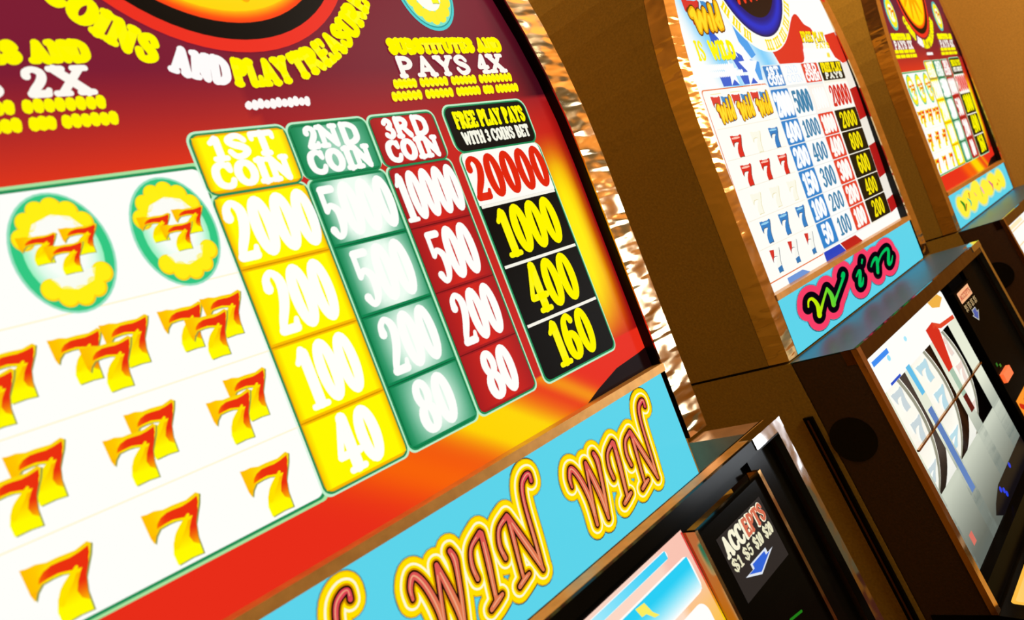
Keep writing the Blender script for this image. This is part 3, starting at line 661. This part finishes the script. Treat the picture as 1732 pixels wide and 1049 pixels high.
def reel_glass_patriot(root):
    f = D(-.0118); g = Art(); WH = (255, 255, 250)
    x0, x1 = .0150, .2800
    g.rrect(x0, x1, -.1085, -.0740, .006, WH, 0, (0, 1, 1, 0))
    for a, b in ((x0, .0205), (.078, .100), (.170, .196), (.2460, x1)):
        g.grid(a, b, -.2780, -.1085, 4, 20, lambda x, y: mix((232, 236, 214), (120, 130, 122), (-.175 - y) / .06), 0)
    g.grid(x0, x1, -.2780, -.2080, 16, 12, lambda x, y: mix((206, 212, 194), (96, 102, 94), (-.212 - y) / .055), 0)  # grey print with a smoky reflection painted into the lower glass
    g.poly([(.126, -.2785), (.2805, -.2785), (.2805, -.255), (.150, -.2570), (.122, -.2640), (.108, -.2700)], (14, 10, 16), 2)
    g.rect(.0205, .0664, -.0845, -.0797, (60, 140, 240), 2); g.rect(.036, .066, -.1082, -.1058, (40, 80, 200), 2)
    g.poly([(.178, -.0950), (.205, -.0935), (.215, -.105), (.197, -.1430), (.1795, -.1432)], (214, 44, 26), 2)
    g.poly([(.200, -.0995), (.222, -.1055), (.276, -.1090), (.276, -.1045), (.225, -.1010), (.205, -.0935)], (226, 70, 40), 2)
    g.poly([(.222, -.0752), (.262, -.0752), (.272, -.082), (.250, -.088), (.228, -.083)], (240, 178, 70), 2)
    g.poly([(.084, -.106), (.096, -.106), (.0985, -.1365), (.088, -.1365)], (96, 190, 232), 2)
    g.poly([(.083, -.150), (.096, -.150), (.096, -.235), (.083, -.235)], (96, 130, 190), 2)
    g.poly([(.182, -.143), (.196, -.143), (.196, -.172), (.182, -.172)], (168, 196, 172), 2); g.poly([(.182, -.172), (.196, -.172), (.196, -.190), (.182, -.190)], (96, 20, 14), 2)
    g.ell(.060, -.088, .004, .0028, (150, 226, 250), 2); g.ell(.118, -.086, .004, .0025, (170, 234, 252), 2)
    g.rect(.030, .040, -.262, -.252, (214, 110, 96), 2)
    for x, y in ((.150, -.262), (.157, -.266), (.205, -.259), (.160, -.271)): g.ell(x, y, .0035, .0028, (30, 60, 220), 3)
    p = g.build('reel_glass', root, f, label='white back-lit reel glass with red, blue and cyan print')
    for k, (a, b) in enumerate(((.0205, .078), (.100, .170), (.196, .246))):
        bm = bmesh.new(); r = .150; vc = -.168; n = 18; hc = DA + DB*vc - .0150 - r
        prev = None
        for i in range(n + 1):
            t = math.radians(-27 + 54 * i / n); v = vc + r*math.sin(t); h = hc + r*math.cos(t)
            cur = (bm.verts.new(P(a + .002, v, h)), bm.verts.new(P(b - .002, v, h)))
            if prev: bm.faces.new((prev[0], prev[1], cur[1], cur[0]))
            prev = cur
        o = finish('reel', bm, M['reel'], p, smooth=True); o['label'] = 'curved white reel strip'
        s = Art()
        def cyl(x, y, L, hc=hc, r=r, vc=vc):
            t = y / r; return P(x, vc + (r + .0004 + L)*math.sin(t), hc + (r + .0004 + L)*math.cos(t))
        w = b - a
        for yy, c in ((.040, (110, 150, 165)), (.010, (140, 196, 214)), (-.034, (60, 70, 80))):
            c2 = ((150, 205, 224) if k == 1 else ((236, 200, 184) if k == 2 else (176, 196, 204)))
            seven(s, a + w*.25, yy - .008, w*.5, .020, 1, flame=False, fill=mix(c2, (250, 250, 244), .35), edge=(214, 220, 216))
        s.grid(b - .0120, b - .0050, -.066, .066, 1, 12, lambda x, y: (150, 148, 128), 1)  # grey strip: shade at the reel's right edge, painted in
        s.build('reel_symbols_shade', p, cyl)
    bm = bmesh.new(); Dbox(bm, .015, .2750, -.1652, -.1634, -.0105, -.0085)
    o = finish('pay_line', bm, M['bronze'], root); o['label'] = 'thin dark pay line across the reel glass'
    return p

def reel_glass_sky(root):
    f = D(-.0118); g = Art(); x0, x1 = .0150, .3290
    def edge(x, y):
        t = (-.074 - y) / .05
        return mix((250, 196, 178), (255, 196, 20), t - .45) if x > .30 else mix((252, 214, 196), (255, 226, 200), t)
    g.grid(x0, x1, -.2780, -.0728, 40, 40, edge, 0)
    g.grid(x1 - .0016, x1, -.2780, -.0740, 1, 24, lambda x, y: mix((224, 70, 60), (255, 226, 0), (-.10 - y) / .03), 1)
    g.rrect(.020, .3085, -.0800, -.0748, .0025, (255, 255, 252), 1)
    g.grid(.150, .3075, -.0797, -.0752, 20, 2, lambda x, y: mix((255, 255, 255), (60, 208, 246), (x - .19) / .10), 2)
    g.rrect(.019, .3240, -.1068, -.0852, .0050, (255, 255, 250), 1)
    g.grid(.020, .3225, -.1058, -.0862, 30, 12, lambda x, y: mix((250, 255, 255), (40, 206, 244), (y + .1062) / .017 * (.35 + .65*min(1, x / .28)) * 1.15), 2)
    g.rrect(.019, .3200, -.2350, -.1105, .008, (255, 255, 252), 1)
    g.poly([(.2660,-.0870),(.2742,-.0878),(.2770,-.0945),(.2810,-.0985),(.2765,-.0975),(.2720,-.0930),(.2680,-.0925)], (250, 238, 96), 3)
    g.poly([(.050,-.088),(.075,-.089),(.082,-.096),(.060,-.099)], (250, 238, 96), 3)
    p = g.build('reel_glass', root, f, label='back-lit reel glass with cyan sky panels and pale orange border')
    for k in range(3):
        bm = bmesh.new(); a = .035 + k*.092
        Dbox(bm, a, a + .075, -.218, -.122, -.0115, -.0110); o = finish('reel', bm, M['reel'], p); o['label'] = 'white reel window'
    return p

def reel_glass_white(root):
    f = D(-.0118); g = Art(); x0, x1 = .0150, .3290
    g.rrect(x0, x1, -.2780, -.0700, .005, (255, 255, 248), 0)
    for y in (-.0860, -.1090): g.rect(x0 + .004, x1 - .004, y - .0008, y + .0008, (250, 214, 150), 1)
    g.rect(.030, .140, -.0830, -.0770, (255, 236, 190), 1)
    p = g.build('reel_glass', root, f, label='overall white back-lit reel glass with thin orange lines')
    for k in range(3):
        bm = bmesh.new(); a = .035 + k*.092
        Dbox(bm, a, a + .075, -.218, -.122, -.0115, -.0110); o = finish('reel', bm, M['reel'], p); o['label'] = 'white reel window'
    return p

def note_reader(root, x0, x1, vt, small):
    bm = bmesh.new(); Dbox(bm, x0, x1, -.279, vt, -.0125, -.0060)
    p = finish('note_reader', bm, M['satin_black' if small else 'black'], root, bevel=.0012); p['label'] = 'black glossy panel with note reader sticker'
    f = D(-.0058); d = Art()
    w = x1 - x0
    if small:                                       # sticker, lamps and lit button of the middle machine
        a, b = x0 + .008, x0 + .062
        d.rect(a, b, -.1010, -.0880, (226, 186, 172), 1); text(d, 'ACCEPTS', a + .003, b - .003, -.0980, -.0915, (190, 40, 30), 2)
        for k in range(4): text(d, '$' + '5', a + .001 + k*.0145, a + .012 + k*.0145, -.1120, -.1040, (222, 214, 190), 2)
        d.poly([(a + .012, -.1195), (a + .026, -.1290), (a + .044, -.1195), (a + .036, -.1195), (a + .036, -.1140), (a + .019, -.1140), (a + .019, -.1195)], (176, 200, 236), 2)
        d.poly([(a + .016, -.1202), (a + .026, -.1272), (a + .040, -.1202), (a + .034, -.1202), (a + .034, -.1150), (a + .021, -.1150), (a + .021, -.1202)], (40, 84, 214), 3)
        d.build('sticker', p, f, 'decal', 'small pink and white sticker with blue arrow')
        l = Art(); l.rect(x0 + .010, x0 + .016, -.1810, -.1770, (40, 110, 30), 1); l.rect(x0 + .020, x0 + .026, -.1850, -.1815, (70, 130, 30), 1)
        l.build('indicator_lamp', p, f, label='green indicator lamp')
        bm = bmesh.new(); Dbox(bm, x0 + .004, x0 + .040, -.1995, -.1890, -.0060, -.0020); q = finish('lit_button', bm, M['orange'], p, bevel=.001); q['label'] = 'small glowing orange button'
        l = Art(); l.rect(x0 + .010, x0 + .078, -.2560, -.2240, (255, 150, 40), 1)
        for dx, dy in ((.016, -.232), (.030, -.240), (.040, -.234), (.052, -.244), (.026, -.249)): l.stroke([(x0 + dx, dy, .003), (x0 + dx + .010, dy - .006, .004)], (206, 36, 14), 2)
        l.build('lit_sign', p, f, label='glowing orange sign with red marks')
    else:
        a, b = .3480, .4070
        d.rect(a - .001, b + .001, -.1290, -.0885, (48, 41, 37), 0)
        text(d, 'ACCEPTS', a + .001, b - .002, -.1020, -.0905, (250, 244, 214), 2, grow=.0006)
        text(d, 'EPTS', a + .0285, b - .002, -.1015, -.0910, (214, 110, 80), 3, grow=.0004)
        for k, s in enumerate(('$1', '$5', '$10', '$20')):
            text(d, s, a + .001 + k*.0148, a + .0128 + k*.0148, -.1112, -.1040, (236, 230, 194), 2, grow=.0002)
        ar = [(.3560, -.1175), (.3725, -.1238), (.3955, -.1172), (.3880, -.1172), (.3880, -.1140), (.3660, -.1140), (.3660, -.1175)]
        d.poly(ar, (226, 232, 240), 2); cx, cy = .3745, -.1180
        d.poly([(cx + (p_[0]-cx)*.78, cy + (p_[1]-cy)*.76) for p_ in ar], (50, 100, 214), 3)
        d.build('sticker', p, f, 'print', 'lit sticker reading ACCEPTS over a blue arrow')
        l = Art(); l.stroke([(.377, -.1565, .0008), (.392, -.1590, .0008)], (30, 120, 20), 1); l.build('indicator_lamp', p, f, label='green indicator lamp')
        bm = bmesh.new(); 
        for q in ((x0 - .0035, x0 - .0005, -.279, vt + .004), (x1 - .002, x1 + .0015, -.200, vt + .004)): Dbox(bm, q[0], q[1], q[2], q[3], -.0120, -.0035)
        q = finish('reader_edging', bm, M['bronze'], p, bevel=.0008); q['label'] = 'thin bronze edging strips'
    return p

for nm, rgb, e in (('reel', (255, 254, 244), 0.85), ('orange', (255, 96, 30), 1.0), ('deck_glow', (255, 196, 70), 1.0)):
    m, n, l, b = nodes_of('lit_' + nm); b.inputs['Base Color'].default_value = (*lin(rgb), 1); b.inputs['Base Color'].default_value = (.1, .1, .1, 1)
    b.inputs['Emission Color'].default_value = (*lin(rgb), 1); b.inputs['Emission Strength'].default_value = e; b.inputs['Roughness'].default_value = .3
    M[nm] = m

# ------------------------------------------------------------------ one slot machine
def slot_machine(X0, label, art, plane_ab, sign, reel, reader, well=False):
    root = bpy.data.objects.new('slot_machine', None); COL.objects.link(root)
    root.location = (X0 + CX, 0, 0); root.empty_display_size = .1
    root['label'] = label; root['category'] = 'slot machine'; root['group'] = 'row of slot machines'
    out = arch(-.0200, .4715, -.0535, AY, .318); 
    bm = bmesh.new(); bm_prism(bm, out, -.50, -.020)
    finish('top_box', bm, M['laminate'], root)['label'] = 'olive brown round-topped upper cabinet'
    F = lambda v, d: DA + DB * v + d
    prof = [(-.50, -.0560)] + ([(-.0200, -.0560), (-.0200, -.1050)] if well else []) + [(F(-.056, -.0610) if not well else F(-.1050, -.0610), -.0560 if not well else -.1050), (F(-.375, -.0610), -.375), (-.0035, -.40), (-.0035, -1.25), (-.50, -1.25)]
    bm = bmesh.new(); A = [bm.verts.new(P(-.0200, v, h)) for h, v in prof]; B2 = [bm.verts.new(P(.4715, v, h)) for h, v in prof]
    bm.faces.new(A); bm.faces.new(B2[::-1])
    for k in range(len(prof)): bm.faces.new((A[k], B2[k], B2[(k+1) % len(prof)], A[(k+1) % len(prof)]))
    neck = bmesh.new(); bm_box(neck, -.018, .4695, -.0562, -.0530, -.498, -.022); finish('cabinet_joint', neck, M['bezel'], root)
    finish('lower_cabinet', bm, M['laminate'], root)['label'] = 'olive brown lower cabinet'
    bm = bmesh.new(); bm_box(bm, -.018, .4695, -ZS, -1.25, -.48, -.015); finish('plinth', bm, M['rubber'], root)
    foot = -.0535
    o = arch(-.0200, .4715, foot, AY, .3180); i = arch(.0000, .4460, foot, AY, .2970)
    bm = bmesh.new(); bm_ring(bm, o, i, -.0195, .0010)
    t = finish('arched_trim', bm, M['foil'], root, bevel=.0016, seg=2); t['label'] = 'crinkled gold and silver chrome trim around the glass'
    i2 = arch(.0001, .4459, .0040, AY, .2969); i3 = arch(.0006, .4454, .0040, AY, .2964)
    bm = bmesh.new(); bm_ring(bm, i2, i3, -.0190, -.0006); finish('glass_bezel', bm, M['bezel'], root)
    bm = bmesh.new(); bm_box(bm, .0000, .4460, -.0006, .0052, -.0190, .0020); r = finish('rail', bm, M['rail'], root, bevel=.0012); r['label'] = 'tan metal rail under the glass'
    a, b = plane_ab
    art(root, lambda x, y, L=0.0: P(x, y, a + b*y + L))
    # sign
    vb = -.0830 if well else -.0535
    bm = bmesh.new(); bm_box(bm, .0005, .4400, vb, -.0006, -.0180, .0006)
    board = finish('sign_board', bm, M['bezel'], root)
    f = lambda x, y, L=0.0: P(x, y, .0009 + L)
    s = Art(); s.rrect(.0005, .4402, vb, -.0002, .004, (60, 60, 34), 0, (1, 0, 0, 0)); s.rrect(.0008, .4397, vb, -.0007, .004, (92, 212, 234), 1, (1, 0, 0, 0)); s.build('sign_face', board, f, label='plain sky blue back-lit face')
    sign(root, board, f)
    # door housing: the sloping front that carries reels and note reader
    bm = bmesh.new(); x0, x1 = -.0200, .4650
    x0, x1 = -.0190, .4640
    vt = -.1050 if well else -.0560
    prof = [(F(vt, -.0640), vt - .001), (F(vt, -.0560), vt - .001), (F(-.312, -.0560), -.312), (F(-.36, -.0560), -.36), (F(-.36, -.0640), -.36)]
    A = [bm.verts.new(P(x0, v, h)) for h, v in prof]; B2 = [bm.verts.new(P(x1, v, h)) for h, v in prof]
    bm.faces.new(A); bm.faces.new(B2[::-1])
    for k in range(len(prof)): bm.faces.new((A[k], B2[k], B2[(k+1) % len(prof)], A[(k+1) % len(prof)]))
    finish('door_housing', bm, M['dark_laminate'], root)
    x0, x1 = -.0200, .4650
    for xa, xb in ((x0, x0 + .0050), (x1 - .0050, x1)):
        prof = [(F(-.0560, -.0590), -.0560), (F(-.0560, -.0034), -.0560), (F(-.312, -.0034), -.312), (F(-.312, -.0034), -.360), (F(-.360, -.0590), -.360)]
        bm = bmesh.new(); A = [bm.verts.new(P(xa, v, h)) for h, v in prof]; B2 = [bm.verts.new(P(xb, v, h)) for h, v in prof]
        bm.faces.new(A); bm.faces.new(B2[::-1])
        for k in range(5): bm.faces.new((A[k], B2[k], B2[(k+1) % 5], A[(k+1) % 5]))
        finish('door_side', bm, M['dark_laminate'], root)['label'] = 'dark brown side of the front door'
    bm = bmesh.new(); bm_box(bm, -.0200, .4650, -.0566, -.0554, .0500 if well else .0010, .0590)
    finish('ledge', bm, M['rail'] if well else M['ledge'], root)['label'] = 'tan metal lip along the door top' if well else 'dark mirror-like ledge above the door'
    if well:
        bm = bmesh.new(); bm_box(bm, .4405, .4640, -.0800, -.0558, .0015, .0500); finish('ledge_end', bm, M['end_tint'], root)['label'] = 'end of the ledge painted in a reflected brown'
    # frame: four bars
    bm = bmesh.new(); Dbox(bm, -.0205, .4655, -.0640 if well else -.0690, -.0556, -.0140, .0000)
    fr = finish('frame_head', bm, M['black' if well else 'dark_chrome'], root, bevel=.0022, seg=3); fr['label'] = 'dark glossy bar along the top of the door'
    for x0, x1, mt, lb in ((-.0207, -.0120, 'bronze', 'bronze chrome bar down the left of the door'), (.4560, .4657, 'chrome', 'bright chrome bar down the right of the door')):
        bm = bmesh.new(); Dbox(bm, x0, x1, -.2990, -.0560, -.0050, .0004)
        fr = finish('frame_side', bm, M[mt], root, bevel=.0022, seg=3); fr['label'] = lb
    bm = bmesh.new(); Dbox(bm, .4220, .4660, -.0625, -.0550, -.0100, .0008)
    fr = finish('corner_cap', bm, M['chrome'], root, bevel=.0026, seg=3); fr['label'] = 'shiny chrome corner piece'
    bm = bmesh.new(); Dbox(bm, -.0120, .4560, -.2980, -.2790, -.0140, -.0020); finish('frame_foot', bm, M['satin_black'], root, bevel=.003)
    bm = bmesh.new(); Dbox(bm, reader[1], .4560, -.2800, -.0625, -.0140, -.0090); finish('face_panel', bm, M['black' if well else 'satin_black'], root)
    bm = bmesh.new(); Dbox(bm, -.0120, .4560, -.0760, -.0600, -.0150, -.0128); finish('head_panel', bm, M['black'], root)
    reel(root)
    note_reader(root, reader[0], reader[1], reader[2], reader[3])
    # hinge and round port on the left flank
    bm = bmesh.new(); Dbox(bm, -.0235, -.0198, -.36, -.107, -.0740, -.0655)
    finish('hinge', bm, M['black'], root)['label'] = 'long black hinge down the left side'
    bm = bmesh.new(); Dbox(bm, -.0246, -.0233, -.36, -.109, -.0705, -.0685); finish('hinge_pin', bm, M['dark_chrome'], root)['label'] = 'thin metal hinge pin'
    bm = bmesh.new(); bm_cyl(bm, P(-.0203, -.134, .0310), (1, 0, 0), .0205, .0012, 40); bmesh.ops.scale(bm, vec=(1, 1, 1), verts=bm.verts)
    finish('round_port', bm, M['bezel'], root)['label'] = 'matt black round port'
    # button deck and belly
    bm = bmesh.new(); A = [(.040, -.2995), (.0940, -.2995), (.235, -.3235), (.235, -.375), (.040, -.375)]
    va = [bm.verts.new(P(-.0205, v, h)) for h, v in A]; vb2 = [bm.verts.new(P(.4655, v, h)) for h, v in A]
    bm.faces.new(va); bm.faces.new(vb2[::-1])
    for k in range(5): bm.faces.new((va[k], vb2[k], vb2[(k+1) % 5], va[(k+1) % 5]))
    deck = finish('button_deck', bm, M['black'], root, bevel=.003)
    dk = lambda x, h, L=0.0: P(x, -.2990 - (h - .0925) * .1684 + L, h)
    g = Art(); g.rrect(.000, .440, .0990, .1480, .004, (255, 190, 70), 0); g.rrect(.004, .436, .1020, .1450, .003, (255, 206, 104), 1); g.build('deck_panel', deck, dk, label='glowing amber strip')
    for k in range(6):
        bm = bmesh.new(); x = .012 + k*.072
        bm_box(bm, x, x + .050, .160, .205, .0, .0075, f=lambda x, v, h: P(x, -.2990 - (v - .0925)*.1684 + h, v)); bt = finish('button', bm, M['black'], deck, bevel=.002)
        g = Art(); g.rrect(x + .006, x + .044, .166, .199, .003, (236, 232, 216), 0); g.build('button_cap', deck, lambda x, h, L=0.0: dk(x, h, L + .0078))
    bm = bmesh.new(); bm_box(bm, -.018, .463, -1.20, -.377, -.0030, .0900); finish('belly_door', bm, M['dark_laminate'], root, bevel=.004)
    return root

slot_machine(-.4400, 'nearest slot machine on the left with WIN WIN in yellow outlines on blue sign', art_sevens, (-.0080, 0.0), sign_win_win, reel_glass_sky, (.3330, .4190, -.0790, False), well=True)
slot_machine(.2135, 'middle slot machine with flag-coloured pay table above a pink Win sign', art_patriot, (-.0102, .036), sign_win_script, reel_glass_patriot, (.2960, .3770, -.0860, True))
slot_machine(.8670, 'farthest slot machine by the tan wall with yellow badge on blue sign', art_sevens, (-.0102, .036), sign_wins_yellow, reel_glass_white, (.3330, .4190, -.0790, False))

# ------------------------------------------------------------------ the room
def struct(name, pts, m):
    me = bpy.data.meshes.new(name); me.from_pydata(pts, [], [(0, 1, 2, 3), (7, 6, 5, 4), (0, 4, 5, 1), (1, 5, 6, 2), (2, 6, 7, 3), (3, 7, 4, 0)])
    o = link(name, me, [m], None); o['kind'] = 'structure'; o['label'] = {'floor': 'dark red carpeted floor', 'ceiling': 'plain ceiling', 'wall_back': 'brown wall behind the machines', 'wall_right': 'tan wall at the far end of the row'}[name]
    return o
def slab_box(name, x0, x1, y0, y1, z0, z1, m):
    return struct(name, [(x0, y0, z0), (x1, y0, z0), (x1, y1, z0), (x0, y1, z0), (x0, y0, z1), (x1, y0, z1), (x1, y1, z1), (x0, y1, z1)], m)
slab_box('floor', -3.5, 3.2, -4.0, .62, -.1, 0, M['carpet'])
slab_box('ceiling', -3.5, 3.2, -4.0, .62, 2.9, 3.0, M['ceiling'])
slab_box('wall_back', -3.5, 3.2, .52, .62, 0, 2.9, M['wall'])
slab_box('wall_right', 1.46, 1.56, -1.0, .52, 0, 2.9, M['wall'])
